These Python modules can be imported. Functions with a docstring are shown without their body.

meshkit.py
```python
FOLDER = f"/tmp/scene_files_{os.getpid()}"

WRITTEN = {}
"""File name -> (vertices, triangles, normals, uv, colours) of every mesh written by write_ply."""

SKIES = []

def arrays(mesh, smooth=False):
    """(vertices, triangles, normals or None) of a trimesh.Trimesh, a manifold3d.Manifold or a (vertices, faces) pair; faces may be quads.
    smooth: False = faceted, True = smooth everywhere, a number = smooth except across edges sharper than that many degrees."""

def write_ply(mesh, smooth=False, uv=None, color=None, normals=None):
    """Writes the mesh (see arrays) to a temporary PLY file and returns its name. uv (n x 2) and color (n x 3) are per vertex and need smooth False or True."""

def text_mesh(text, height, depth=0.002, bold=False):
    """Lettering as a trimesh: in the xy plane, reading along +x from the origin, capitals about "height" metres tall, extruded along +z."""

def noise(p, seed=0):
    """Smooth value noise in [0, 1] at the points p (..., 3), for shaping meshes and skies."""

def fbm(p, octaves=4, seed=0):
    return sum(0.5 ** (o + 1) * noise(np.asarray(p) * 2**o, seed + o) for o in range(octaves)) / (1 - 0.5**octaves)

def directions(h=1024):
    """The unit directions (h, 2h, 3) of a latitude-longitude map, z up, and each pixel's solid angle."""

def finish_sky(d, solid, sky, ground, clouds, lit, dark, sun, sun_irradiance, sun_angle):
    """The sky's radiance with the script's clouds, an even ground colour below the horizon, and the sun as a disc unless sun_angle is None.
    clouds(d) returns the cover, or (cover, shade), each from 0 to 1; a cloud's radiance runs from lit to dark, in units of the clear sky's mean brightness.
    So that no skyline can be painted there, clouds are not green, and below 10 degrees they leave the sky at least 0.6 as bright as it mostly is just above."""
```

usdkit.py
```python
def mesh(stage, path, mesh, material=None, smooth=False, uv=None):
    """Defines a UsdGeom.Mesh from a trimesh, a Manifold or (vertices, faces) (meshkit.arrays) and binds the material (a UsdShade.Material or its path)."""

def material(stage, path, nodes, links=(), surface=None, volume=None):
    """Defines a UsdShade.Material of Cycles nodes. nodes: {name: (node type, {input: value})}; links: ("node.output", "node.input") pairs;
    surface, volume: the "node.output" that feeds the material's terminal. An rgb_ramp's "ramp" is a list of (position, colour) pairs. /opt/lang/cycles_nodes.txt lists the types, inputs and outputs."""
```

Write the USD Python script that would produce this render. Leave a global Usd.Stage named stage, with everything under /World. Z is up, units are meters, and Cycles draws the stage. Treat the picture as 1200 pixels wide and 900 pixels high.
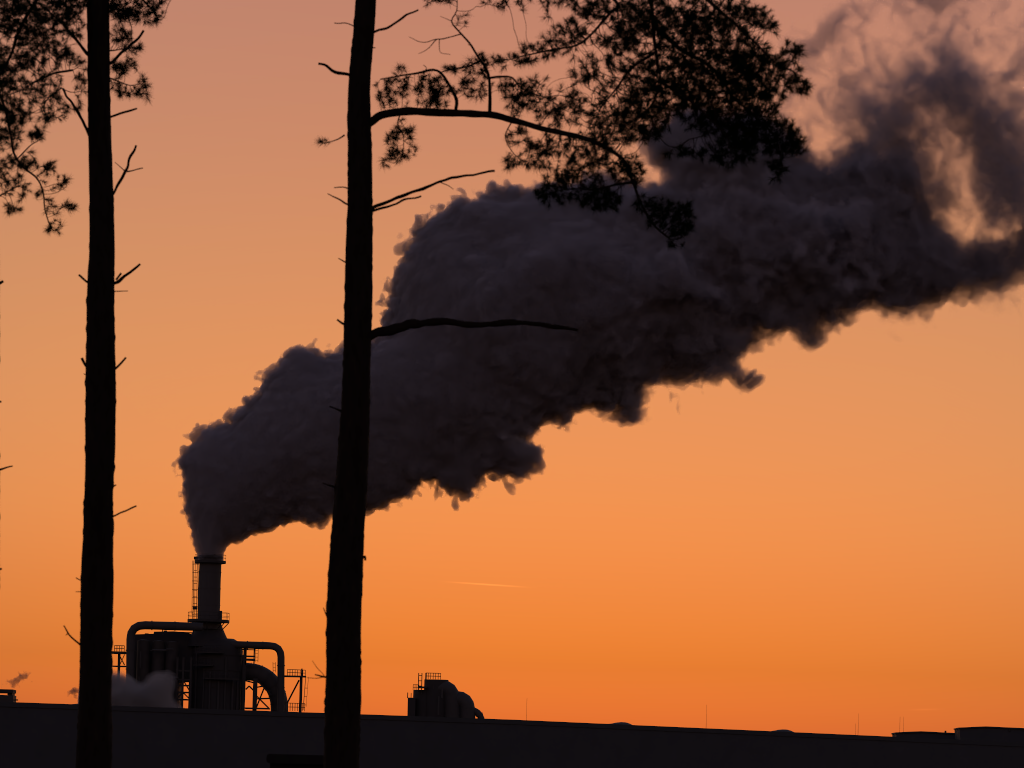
import math, random
import numpy as np, trimesh, shapely, scipy.fft, scipy.ndimage as ndi
from scipy.spatial import cKDTree
import usdkit, meshkit
from pxr import Usd, UsdGeom, UsdLux, UsdShade, Gf, Vt

stage = Usd.Stage.CreateInMemory()
UsdGeom.SetStageUpAxis(stage, UsdGeom.Tokens.z)
UsdGeom.SetStageMetersPerUnit(stage, 1.0)
UsdGeom.Xform.Define(stage, '/World')

# ------------------------------------------------------------------ camera
FPX = 5100.0                       # focal length in pixels of the 1200 px wide photograph
PITCH, ROLL = math.radians(5.71), math.radians(1.5)
EYE = np.array([0, 0, 1.6])
_f = np.array([0, math.cos(PITCH), math.sin(PITCH)]); _r = np.array([1.0, 0, 0]); _u = np.cross(_r, _f)
RIGHT = _r * math.cos(ROLL) + _u * math.sin(ROLL); UP = np.cross(RIGHT, _f); FWD = _f
cam = UsdGeom.Camera.Define(stage, '/World/camera')
cam.CreateHorizontalApertureAttr(36.0); cam.CreateVerticalApertureAttr(27.0)
cam.CreateFocalLengthAttr(36.0 * FPX / 1200)
cam.CreateClippingRangeAttr(Gf.Vec2f(0.1, 60000))
cam.CreateFStopAttr(7.5); cam.CreateFocusDistanceAttr(620.0)
cam.CreateExposureAttr(1.0)
cam.AddTransformOp().Set(Gf.Matrix4d(*RIGHT, 0, *UP, 0, *(-FWD), 0, *EYE, 1))

def ray(px, py):
    return FWD + (px - 600.0) / FPX * RIGHT - (py - 450.0) / FPX * UP
def P(px, py, y):                  # the world point at depth y that the photograph shows at (px, py)
    d = ray(px, py); return EYE + d * (y / d[1])

# ------------------------------------------------------------------ sky and sun (just below the horizon)
SUN_EL, SUN_ROT = math.radians(-0.8), math.radians(0.3)
SKY_STRENGTH = 0.15
def contrail(a, b, halfw):          # an aircraft trail high in the sky, as plane coordinates of the direction
    A, B = (ray(*q) / np.linalg.norm(ray(*q)) for q in (a, b))
    c = (A + B) / np.linalg.norm(A + B); t = (B - A) / np.linalg.norm(B - A); n = np.cross(c, t)
    return c, t, n, np.linalg.norm(B - A) / 2, halfw / FPX
GRADE = [(0.0, (1.9, 1.7, 1.0)), (0.014, (1.40, 1.36, 1.0)), (0.0214, (1.17, 1.17, 1.0)), (0.0351, (0.95, 0.905, 1.0)), (0.0526, (0.98, 0.85, 0.98)), (0.0702, (1.05, 0.87, 0.88)),
         (0.0995, (1.125, 0.864, 0.80)), (0.1287, (1.19, 0.846, 0.74)), (0.1577, (1.27, 0.818, 0.725)), (0.1865, (1.36, 0.815, 0.74)), (0.24, (1.38, 0.82, 0.76)), (0.40, (1.05, 0.86, 1.05)), (1.0, (.95, .88, 1.15))]
GLOW = [(0.0, (0, 0, 0.08)), (0.03, (0, 0, 0.110)), (0.11, (0, 0, 0)), (1.0, (0, 0, 0))]   # thin haze that keeps some blue at the horizon
sky_nodes = {
    "co": ("texture_coordinate", {}),
    "xyz": ("separate_xyz", {}),
    "el": ("map_range", {"from_min": 0.0, "from_max": 1.0, "clamp": True}),
    "grade": ("rgb_ramp", {"ramp": GRADE}),
    "sky": ("sky_texture", dict(sky_type="single_scattering", sun_disc=False, sun_elevation=SUN_EL, sun_rotation=SUN_ROT, aerosol_density=2.0, air_density=1.0, ozone_density=1.0, altitude=100.0)),
    "mul": ("mix", {"mix_type": "multiply", "fac": 1.0}),
    "glow": ("rgb_ramp", {"ramp": GLOW}), "add": ("mix", {"mix_type": "add", "fac": 1.0}),
    "bg": ("background_shader", {"strength": SKY_STRENGTH}),
}
sky_links = [("co.generated", "xyz.vector"), ("xyz.z", "el.value"), ("el.result", "grade.fac"), ("sky.color", "mul.color1"), ("grade.color", "mul.color2"), ("el.result", "glow.fac"), ("mul.color", "add.color1"), ("glow.color", "add.color2")]
for i, (a, b, w, gain) in enumerate([((518, 681.5), (624, 688.5), 1.5, 0.36), ((1060, 832), (1108, 831), 1.6, 0.10)]):   # two short thin vapour trails
    c, t, n, half, hw = contrail(a, b, w)
    S = f"trail{i}_"
    sky_nodes |= {S + "c": ("mix", {"mix_type": "multiply", "fac": 1.0, "color2": c}), S + "t": ("mix", {"mix_type": "multiply", "fac": 1.0, "color2": t})}
    for k, v in (("dc", c), ("dt", t), ("dn", n)):          # dot products with the direction
        for j, ax in enumerate("xyz"):
            sky_nodes[S + k + ax] = ("math", {"math_type": "multiply_add", "value2": float(v[j]), "value3": 0.0})
            sky_links.append(("xyz." + ax, S + k + ax + ".value1"))
            if j: sky_links.append((S + k + "xyz"[j - 1] + ".value", S + k + ax + ".value3"))
    del sky_nodes[S + "c"], sky_nodes[S + "t"]
    for k, lim in (("dt", half * 1.15), ("dn", hw)):
        sky_nodes |= {S + k + "a": ("math", {"math_type": "absolute"}), S + k + "m": ("map_range", {"range_type": "smoothstep", "from_min": 0.0, "from_max": lim, "to_min": 1.0, "to_max": 0.0, "clamp": True})}
        sky_links += [(S + k + "z.value", S + k + "a.value1"), (S + k + "a.value", S + k + "m.value")]
    sky_nodes |= {S + "f": ("math", {"math_type": "greater_than", "value2": 0.5}), S + "p": ("math", {"math_type": "multiply"}), S + "q": ("math", {"math_type": "multiply"}), S + "g": ("math", {"math_type": "multiply_add", "value2": gain, "value3": 1.0 if i == 0 else 0.0})}
    sky_links += [(S + "dcz.value", S + "f.value1"), (S + "dtm.result", S + "p.value1"), (S + "dnm.result", S + "p.value2"), (S + "p.value", S + "q.value1"), (S + "f.value", S + "q.value2"), (S + "q.value", S + "g.value1")]
sky_links.append(("trail0_g.value", "trail1_g.value3"))
sky_nodes |= {"az": ("math", {"math_type": "arctan2"}), "aza": ("math", {"math_type": "absolute"}), "wide": ("map_range", {"range_type": "smoothstep", "from_min": 0.0, "from_max": 0.13, "to_min": 0.0, "to_max": 0.05, "clamp": True}),   # the afterglow is broader than the bare model's
              "sum": ("math", {"math_type": "add"})}
sky_links += [("xyz.x", "az.value1"), ("xyz.y", "az.value2"), ("az.value", "aza.value1"), ("aza.value", "wide.value"), ("wide.result", "sum.value1"), ("trail1_g.value", "sum.value2")]
sky_nodes |= {"trails": ("combine_xyz", {}), "lit": ("mix", {"mix_type": "multiply", "fac": 1.0, "use_clamp": False})}
sky_links += [("sum.value", "trails." + ax) for ax in "xyz"] + [("add.color", "lit.color1"), ("trails.vector", "lit.color2")]
usdkit.material(stage, '/World/Looks/sky', sky_nodes, sky_links + [("lit.color", "bg.color")], surface="bg.background")
dome = UsdLux.DomeLight.Define(stage, '/World/sky')
UsdShade.MaterialBindingAPI.Apply(dome.GetPrim()).Bind(UsdShade.Material.Get(stage, '/World/Looks/sky'))
sun = UsdLux.DistantLight.Define(stage, '/World/sun')
sun.CreateNormalizeAttr(True); sun.CreateIntensityAttr(0.02); sun.CreateAngleAttr(0.5); sun.CreateColorAttr(Gf.Vec3f(1, .6, .35))
_s = np.array([math.sin(SUN_ROT) * math.cos(SUN_EL), math.cos(SUN_ROT) * math.cos(SUN_EL), math.sin(SUN_EL)])
_x = np.cross([0, 0, 1.0], _s); _x /= np.linalg.norm(_x); _y = np.cross(_s, _x)
sun.AddTransformOp().Set(Gf.Matrix4d(*_x, 0, *_y, 0, *_s, 0, 0, 0, 0, 1))

# ------------------------------------------------------------------ helpers
def props(prim, label=None, cat=None, group=None, kind=None):
    for k, v in (('label', label), ('category', cat), ('group', group), ('kind', kind)):
        if v: prim.SetCustomDataByKey(k, v)
    return prim
def free(path):
    if not stage.GetPrimAtPath(path): return path
    i = 1
    while stage.GetPrimAtPath(f'{path}_{i:03d}'): i += 1
    return f'{path}_{i:03d}'
def thing(name, label, cat, base=(0, 0, 0), group=None):
    x = UsdGeom.Xform.Define(stage, free('/World/' + name)); x.AddTranslateOp().Set(Gf.Vec3d(*map(float, base)))
    return props(x.GetPrim(), label, cat, group)
def offset(prim):
    o = np.zeros(3); p = prim
    while p and p.GetPath() != '/World' and p.IsA(UsdGeom.Xformable):
        a = p.GetAttribute('xformOp:translate')
        if a and a.Get() is not None: o += np.array(a.Get())
        p = p.GetParent()
    return o
def obj(name, mesh, m, parent=None, smooth=False, label=None, cat=None, group=None, kind=None):
    """ONE mesh prim, given in world coordinates, under its thing or part (or /World)."""
    base = str(parent.GetPath()) if parent is not None else '/World'
    v, f, n = meshkit.arrays(mesh, smooth)
    if parent is not None: v = v - offset(parent)
    path = free(base + '/' + name)
    g = UsdGeom.Mesh.Define(stage, path)
    g.CreatePointsAttr(Vt.Vec3fArray.FromNumpy(v.astype(np.float32)))
    g.CreateFaceVertexCountsAttr(Vt.IntArray.FromNumpy(np.full(len(f), 3, np.int32)))
    g.CreateFaceVertexIndicesAttr(Vt.IntArray.FromNumpy(f.astype(np.int32).ravel()))
    g.CreateSubdivisionSchemeAttr('none')
    if n is not None:
        g.CreateNormalsAttr(Vt.Vec3fArray.FromNumpy(n.astype(np.float32))); g.SetNormalsInterpolation('vertex')
    UsdShade.MaterialBindingAPI.Apply(g.GetPrim()).Bind(UsdShade.Material.Get(stage, '/World/Looks/' + m))
    return props(g.GetPrim(), label, cat, group, kind)
cat_ = trimesh.util.concatenate
def box(x0, x1, y0, y1, z0, z1):
    m = trimesh.creation.box((abs(x1 - x0), abs(y1 - y0), abs(z1 - z0))); m.apply_translation(((x0 + x1) / 2, (y0 + y1) / 2, (z0 + z1) / 2)); return m
def tube(path, radii, sides=8, cap=True, wob=None):
    p = np.asarray(path, float); n = len(p); r = np.broadcast_to(np.asarray(radii, float), (n,))
    t = np.gradient(p, axis=0); t /= np.linalg.norm(t, axis=1, keepdims=True) + 1e-12
    a = np.cross(t[0], [0.3, 1, 0.1] if abs(t[0][1]) < .9 else [1, 0, 0]); a /= np.linalg.norm(a)
    A = np.empty_like(p)
    for i in range(n):
        a = a - t[i] * (a @ t[i]); a /= np.linalg.norm(a); A[i] = a
    B = np.cross(t, A); ang = np.arange(sides) * 2 * np.pi / sides
    R = r[:, None] * (1 if wob is None else wob)
    v = p[:, None] + (R * np.cos(ang))[..., None] * A[:, None] + (R * np.sin(ang))[..., None] * B[:, None]
    i, j = np.meshgrid(np.arange(n - 1), np.arange(sides), indexing='ij')
    q = np.stack([i * sides + j, i * sides + (j + 1) % sides, (i + 1) * sides + (j + 1) % sides, (i + 1) * sides + j], -1).reshape(-1, 4)
    f = np.vstack([q[:, [0, 1, 2]], q[:, [0, 2, 3]]]); v = v.reshape(-1, 3)
    if cap:
        k = len(v); v = np.vstack([v, p[:1], p[-1:]]); s = np.arange(sides); e = (n - 1) * sides
        f = np.vstack([f, np.stack([np.full(sides, k), (s + 1) % sides, s], 1), np.stack([np.full(sides, k + 1), e + s, e + (s + 1) % sides], 1)])
    return trimesh.Trimesh(v, f, process=False)
def bar(a, b, r, sides=5): return tube([a, b], r, sides)
def spline(pts, step):             # Catmull-Rom through the points, resampled about every step
    p = np.asarray(pts, float)
    if len(p) < 3:
        n = max(2, int(np.linalg.norm(p[-1] - p[0]) / step) + 1); return p[0] + (p[-1] - p[0]) * np.linspace(0, 1, n)[:, None]
    q = np.vstack([2 * p[0] - p[1], p, 2 * p[-1] - p[-2]]); out = []
    for i in range(1, len(q) - 2):
        n = max(2, int(np.linalg.norm(q[i + 1] - q[i]) / step) + 1); t = np.linspace(0, 1, n, endpoint=False)[:, None]
        out.append(.5 * (2 * q[i] + (q[i + 1] - q[i - 1]) * t + (2 * q[i - 1] - 5 * q[i] + 4 * q[i + 1] - q[i + 2]) * t**2 + (3 * q[i] - q[i - 1] - 3 * q[i + 1] + q[i + 2]) * t**3))
    return np.vstack(out + [p[-1:]])

# ------------------------------------------------------------------ materials
def mat(name, c1, c2, scale, rough=0.8, bump=0.3, metallic=0.0, stretch=(1, 1, 1), dist=0.02, spec=0.4):
    usdkit.material(stage, '/World/Looks/' + name, {
        "co": ("geometry", {}), "mp": ("mapping", {"scale": stretch}),
        "n": ("noise_texture", {"scale": scale, "detail": 6.0, "roughness": 0.6}),
        "r": ("rgb_ramp", {"ramp": [(0.25, c1), (0.75, c2)]}),
        "b": ("bump", {"strength": bump, "distance": dist}),
        "p": ("principled_bsdf", {"roughness": rough, "metallic": metallic, "specular_ior_level": spec})},
        [("co.position", "mp.vector"), ("mp.vector", "n.vector"), ("n.fac", "r.fac"), ("r.color", "p.base_color"), ("n.fac", "b.height"), ("b.normal", "p.normal")], surface="p.BSDF")
mat('ground', (.02, .025, .012), (.06, .05, .03), 0.8, 0.95, 0.6)
mat('bark', (.008, .006, .005), (.026, .018, .014), 14, 0.95, 0.8, stretch=(1, 1, .35), dist=0.01, spec=0.05)
mat('bark_thin', (.010, .007, .006), (.024, .017, .014), 25, 0.95, 0.5, dist=0.004, spec=0.05)
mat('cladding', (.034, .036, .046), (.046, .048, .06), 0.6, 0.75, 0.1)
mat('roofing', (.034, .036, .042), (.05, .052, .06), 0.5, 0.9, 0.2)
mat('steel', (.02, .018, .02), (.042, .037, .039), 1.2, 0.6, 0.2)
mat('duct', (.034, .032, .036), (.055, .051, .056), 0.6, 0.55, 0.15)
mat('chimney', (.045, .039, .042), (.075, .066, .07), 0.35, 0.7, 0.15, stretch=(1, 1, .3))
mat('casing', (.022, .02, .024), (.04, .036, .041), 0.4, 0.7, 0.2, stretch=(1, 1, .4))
mat('hut', (.012, .011, .011), (.022, .02, .02), 4, 0.9, 0.3, spec=0.05)
usdkit.material(stage, '/World/Looks/needles', {
    "oi": ("geometry", {}), "r": ("rgb_ramp", {"ramp": [(0, (.012, .022, .010)), (1, (.035, .05, .02))]}),
    "d": ("diffuse_bsdf", {}), "t": ("translucent_bsdf", {}), "m": ("mix_closure", {"fac": 0.2})},
    [("oi.random_per_island", "r.fac"), ("r.color", "d.color"), ("r.color", "t.color"), ("d.BSDF", "m.closure1"), ("t.BSDF", "m.closure2")], surface="m.closure")
def smoke_volume(name, density, color, aniso=0.0):
    usdkit.material(stage, '/World/Looks/' + name, {"v": ("principled_volume", {"color": color, "density": density, "anisotropy": aniso})}, volume="v.volume")
SMOKE = (.93, .85, .99)
smoke_volume('smoke_thin', 0.10, SMOKE); smoke_volume('smoke_thick', 0.18, SMOKE); smoke_volume('smoke_dense', 0.22, SMOKE); smoke_volume('smoke_crisp', 0.8, SMOKE)
smoke_volume('wisp_thin', 0.045, SMOKE); smoke_volume('wisp_thick', 0.10, SMOKE)
smoke_volume('steam_thin', 0.12, (.97, .92, .95)); smoke_volume('puff_smoke', 0.55, (.5, .4, .4)); smoke_volume('steam_mid', 0.3, (.97, .92, .95)); smoke_volume('steam_thick', 0.8, (.97, .92, .95))
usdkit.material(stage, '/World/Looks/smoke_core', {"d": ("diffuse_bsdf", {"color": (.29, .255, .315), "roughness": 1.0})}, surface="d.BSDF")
usdkit.material(stage, '/World/Looks/steam_core', {"d": ("diffuse_bsdf", {"color": (.55, .49, .53), "roughness": 1.0})}, surface="d.BSDF")

# ------------------------------------------------------------------ ground
g = trimesh.creation.box((60000, 60000, 1)); g.apply_translation((0, 20000, -0.5))
obj('ground', g, 'ground', kind='structure')

# ---PLANT
YP = 620.0
def X(px, py, y=YP): return P(px, py, y)[0]
def Z(px, py, y=YP): return P(px, py, y)[2]
def pbox(px0, px1, py0, py1, depth, y=YP):      # an upright box from its outline in the photograph, and its depth in metres
    mx, my = (px0 + px1) / 2, (py0 + py1) / 2
    return box(X(px0, my, y), X(px1, my, y), y - depth / 2, y + depth / 2, Z(mx, py1, y), Z(mx, py0, y))
def pbar(a, b, r, y=YP, y2=None, sides=5): return bar(P(*a, y), P(*b, y if y2 is None else y2), r, sides)
M = YP / FPX                                    # metres per photograph pixel at the plant
def vcyl(px, py0, py1, rpx, rpx2=None, sides=28, y=YP):   # an upright round body
    x = X(px, (py0 + py1) / 2, y); z0, z1 = Z(px, py1, y), Z(px, py0, y); k = y / FPX
    return tube([(x, y, z0), (x, y, z1)], [(rpx2 or rpx) * k, rpx * k], sides)
def rail(pts, h, r=0.045, posts=6, mid=True):    # a handrail along points (world), h high
    p = spline(pts, 10) if False else np.asarray(pts, float); out = []
    for dz in ([h, h * .5] if mid else [h]):
        out += [bar(p[i] + [0, 0, dz], p[i + 1] + [0, 0, dz], r, 4) for i in range(len(p) - 1)]
    L = np.r_[0, np.cumsum(np.linalg.norm(np.diff(p, axis=0), axis=1))]
    for s in np.linspace(0, L[-1], posts):
        q = np.array([np.interp(s, L, p[:, k]) for k in range(3)]); out.append(bar(q, q + [0, 0, h], r, 4))
    return cat_(out)
def ring_pts(x, y, z, r, a0=0, a1=360, n=25):
    a = np.radians(np.linspace(a0, a1, n)); return np.stack([x + r * np.cos(a), y + r * np.sin(a), np.full(n, z)], 1)
def annulus(x, y, z0, z1, r0, r1, n=32):
    a = trimesh.creation.annulus(r_min=r0, r_max=r1, height=z1 - z0, sections=n); a.apply_translation((x, y, (z0 + z1) / 2)); return a
def ladder(a, b, w=0.45, axis=(1, 0, 0), r=0.035, step=0.6, cage=0.0, back=(0, -1, 0)):
    a, b, ax, bk = (np.asarray(q, float) for q in (a, b, axis, back)); s = ax * w / 2
    out = [bar(a - s, b - s, r, 4), bar(a + s, b + s, r, 4)]
    n = int(np.linalg.norm(b - a) / step)
    out += [bar(a + (b - a) * t - s, a + (b - a) * t + s, r * .8, 4) for t in (np.arange(n) + .5) / max(n, 1)]
    if cage:
        for t in (np.arange(int(np.linalg.norm(b - a) / 1.2)) + .6) / (np.linalg.norm(b - a) / 1.2):
            c = a + (b - a) * t; th = np.linspace(0, np.pi, 9)
            out.append(tube(np.array([c + ax * cage * np.cos(q) + bk * cage * 1.3 * np.sin(q) for q in th]), r * .8, 4))
        for q in (0, np.pi / 2, np.pi):
            d = ax * cage * np.cos(q) + bk * cage * 1.3 * np.sin(q); out.append(bar(a + d + (b - a) * .1, b + d, r * .7, 4))
    return cat_(out)
def pipe(pts, rpx, bend=0.0, sides=20, y=YP):    # a duct through photograph points, corners rounded with radius bend (px)
    p = [np.array(q, float) for q in pts]; path = [p[0]]
    for i in range(1, len(p) - 1):
        u, v = p[i - 1] - p[i], p[i + 1] - p[i]; u /= np.linalg.norm(u); v /= np.linalg.norm(v)
        a, b = p[i] + u * bend, p[i] + v * bend
        path += [(1 - t)**2 * a + 2 * t * (1 - t) * p[i] * 1.0 + t**2 * b for t in np.linspace(0, 1, 5 if bend < 20 else 12)]
    path.append(p[-1])
    return tube([P(q[0], q[1], y + (q[2] if len(q) > 2 else 0)) for q in path], rpx * y / FPX, sides)

# chimney with two galleries and a caged ladder
cx, cy = X(245.5, 690), YP
t = thing('chimney', 'tall round factory chimney with the dark smoke pouring from its mouth', 'chimney', (cx, cy, 0))
zt, zb = Z(245.5, 651.5), Z(244.5, 729)
def revolve(prof, x, y, n=40):
    return trimesh.Trimesh(*(lambda m: (m.vertices + [x, y, 0], m.faces))(trimesh.creation.revolve(np.array(prof), sections=n)))
r0 = 13.1 * M
obj('shaft', revolve([(r0 - .3, zb - 1), (r0, zb - 1), (r0 * .985, zt), (r0 * .985 - .3, zt), (r0 - .3, zb - 1)], cx, cy), 'chimney', t, 30)
for q in (.25, .5, .75): obj('shell_band', annulus(cx, cy, zb + (zt - zb) * q, zb + (zt - zb) * q + .12, r0 * .98, r0 + .03), 'chimney', t)
obj('rim', annulus(cx, cy, zt - .35, zt + .05, r0 * .985 - .25, r0 + .12), 'steel', t)
zg = Z(245.5, 660)
ga = obj('upper_gallery', annulus(cx, cy, zg, zg + .33, r0, 18.3 * M), 'steel', t)
obj('handrail', rail(ring_pts(cx, cy, zg + .33, 18.0 * M), .85, .02, 10), 'steel', ga)
obj('toe_box', pbox(227.6, 232.5, 652.5, 655.5, 1.2), 'steel', ga)
zg = Z(244.5, 729.3)
ga = obj('lower_gallery', annulus(cx, cy, zg, zg + .36, r0, 24.6 * M), 'steel', t)
obj('handrail', rail(ring_pts(cx, cy, zg + .36, 24.2 * M), 1.0, .025, 14), 'steel', ga)
[obj('gallery_brace', bar((cx + 24 * M * math.cos(a), cy + 24 * M * math.sin(a), zg), (cx + 15 * M * math.cos(a), cy + 15 * M * math.sin(a), zg - 1.2), .07), 'steel', ga) for a in np.radians(np.arange(0, 360, 45))]
obj('instrument_cabinet', pbox(257, 260, 716, 727, 1.0), 'steel', t)
obj('ladder', ladder((X(228.2, 727), cy, zg + .3), (X(229.2, 657), cy, Z(229, 657)), .5, (1, 0, 0), .05, .9, .42), 'steel', t)
obj('ladder_landing', pbox(226, 231, 711, 714, .9), 'steel', t)

# the vessel under the chimney and the big scrubber tower
t = thing('scrubber_tower', 'broad dark cylindrical tower carrying the chimney on its conical shoulder', 'process tower', (cx, cy, 0))
tx_ = X(253.5, 790)
prof = [(0.01, 0), (29.8 * M, 0), (29.8 * M, Z(253, 762)), (28.6 * M, Z(253, 756.5)), (24 * M, Z(253, 751)), (19 * M, Z(253, 748)), (0.01, Z(253, 747))]
obj('shell', revolve(prof, tx_, cy + 1, 48), 'casing', t, 35)
obj('cone', revolve([(0.01, Z(246, 758)), (25 * M, Z(246, 758)), (22.5 * M, Z(246, 748)), (19 * M, Z(246, 741)), (16 * M, Z(246, 734)), (13.6 * M, Z(246, 728)), (0.01, Z(246, 728))], cx, cy + 1, 40), 'casing', t, 35)
for pr in (768, 786, 806): obj('stiffening_ring', annulus(tx_, cy + 1, Z(253, pr), Z(253, pr) + .2, 29.4 * M, 30.5 * M, 48), 'casing', t)
rs = np.random.default_rng(2)
for a in np.arange(192, 352, 17): 
    a = math.radians(a + rs.uniform(-5, 5)); q = 31 * M; h_ = Z(253, rs.uniform(764, 800))
    obj('standpipe', bar((tx_ + q * math.cos(a), cy + 1 + q * math.sin(a), 0), (tx_ + q * math.cos(a), cy + 1 + q * math.sin(a), h_), rs.uniform(.09, .2), 8), 'duct', t)
for pr, p0, p1 in ((764, 229, 262), (779, 225, 250), (795, 240, 280)):
    y_ = cy + 1 - 32 * M; obj('walkway', pbox(p0, p1, pr, pr + 1.4, 1.0, y_), 'steel', t); zz = Z((p0 + p1) / 2, pr, y_)
    obj('walkway_rail', rail([(X(p0, pr, y_), y_ - .5, zz), (X(p1, pr, y_), y_ - .5, zz)], .95, .03, 8), 'steel', t)

# casing at the left with its two silos
yb = YP + 3
rs0 = np.random.default_rng(12)
t = thing('filter_casing', 'bulky dark casing left of the chimney, half hidden by the steam', 'machinery', (X(195, 800), yb, 0))
hull = [(158, 900), (158, 748), (161, 744.3), (182, 743.8), (182.5, 741.3), (206, 740.8), (214, 742.0), (228, 744.5), (228, 798), (211, 798), (211, 900)]
w = np.array([P(a, b, yb) for a, b in hull]); w[:, 2] = np.maximum(w[:, 2], 0)
pg = shapely.Polygon(w[:, [0, 2]]); m = trimesh.creation.extrude_polygon(pg, 9.0, engine='earcut')
v = m.vertices.copy(); m.vertices = np.stack([v[:, 0], yb + 6 - v[:, 2], v[:, 1]], 1); m.invert() if m.volume < 0 else None
obj('housing', m, 'casing', t)
obj('hatch', pbox(170, 174, 742.3, 745, 1, yb - 2), 'steel', t); obj('hatch', pbox(192.5, 195.5, 739, 742, 1, yb - 2), 'steel', t)
obj('vent_pipe', cat_([vcyl(220.5, 741, 748, 1.6, y=yb), pbox(210, 231, 740.8, 742.2, .3, yb), pbox(213, 217, 744, 745, .3, yb)]), 'steel', t)
for k, px in enumerate((168, 185.5, 201.5)):
    s = obj('silo', revolve([(0.01, 3), (1.0, 3.2), (7.6 * M, Z(px, 812 - 2 * k)), (7.6 * M, Z(px, 753 + k)), (7.2 * M, Z(px, 751 + k)), (0.01, Z(px, 750 + k))], X(px, 770, yb - 5), yb - 5, 24), 'steel', t, 30)
    [obj('seam', annulus(X(px, 770, yb - 5), yb - 5, Z(px, r), Z(px, r) + .12, 7.4 * M, 7.8 * M, 24), 'steel', s) for r in (764, 780)]
for k in range(9):
    a = rs0.uniform(160, 205); b = rs0.uniform(752, 796); q = rs0.uniform(6, 20); y_ = yb - 6.2 - .2 * k
    obj('pipe_run', pbar((a, b), (a + q, b + q * .035), rs0.uniform(.06, .16), y_, sides=7) if k % 3 else pbar((a, b), (a - .3, b + q * 1.6), rs0.uniform(.06, .16), y_, sides=7), 'duct' if k % 2 else 'steel', t)
# lattice bay between casing and tower
yl = YP - 3.5
t = thing('steel_lattice', 'small dark lattice bay with gaps of sky, left of the tower foot', 'steel frame', (X(216, 815), yl, 0))
for px in (207, 214, 223): obj('column', pbox(px - 1.2, px + 1.2, 770, 845, .35, yl), 'steel', t)
for py in (786, 796.5, 803.5, 811.5, 820): obj('beam', pbox(206, 224, py - .9, py + .9, .3, yl + .03), 'steel', t)
for a, b in (((207, 803), (214, 796)), ((214, 796), (223, 811)), ((214, 811), (223, 820)), ((207, 820), (214, 811))): obj('brace', pbar(a, b, .09, yl + .06), 'steel', t)

# left overhead duct
t = thing('overhead_duct', 'long grey duct running left from the chimney foot and bending down', 'duct', P(153, 830, YP - 4) * [1, 1, 0])
obj('pipe', pipe([(238, 734.7), (153, 732.2), (152.6, 800), (152.4, 845)], 4.9, 17, y=YP - 4), 'duct', t, 25)
for q in ((178, 732.9), (205, 733.7), (152.8, 762), (152.7, 784)):
    a, b = (P(q[0] - .6, q[1], YP - 4), P(q[0] + .6, q[1], YP - 4)) if q[0] > 160 else (P(q[0], q[1] + .6, YP - 4), P(q[0], q[1] - .6, YP - 4))
    obj('flange', tube([a, b], 5.5 * M, 20), 'duct', t)
[obj('pipe_support', pbox(q, q + 1.2, 737, 744, .15, YP - 4), 'steel', t) for q in (190, 226)]
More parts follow.
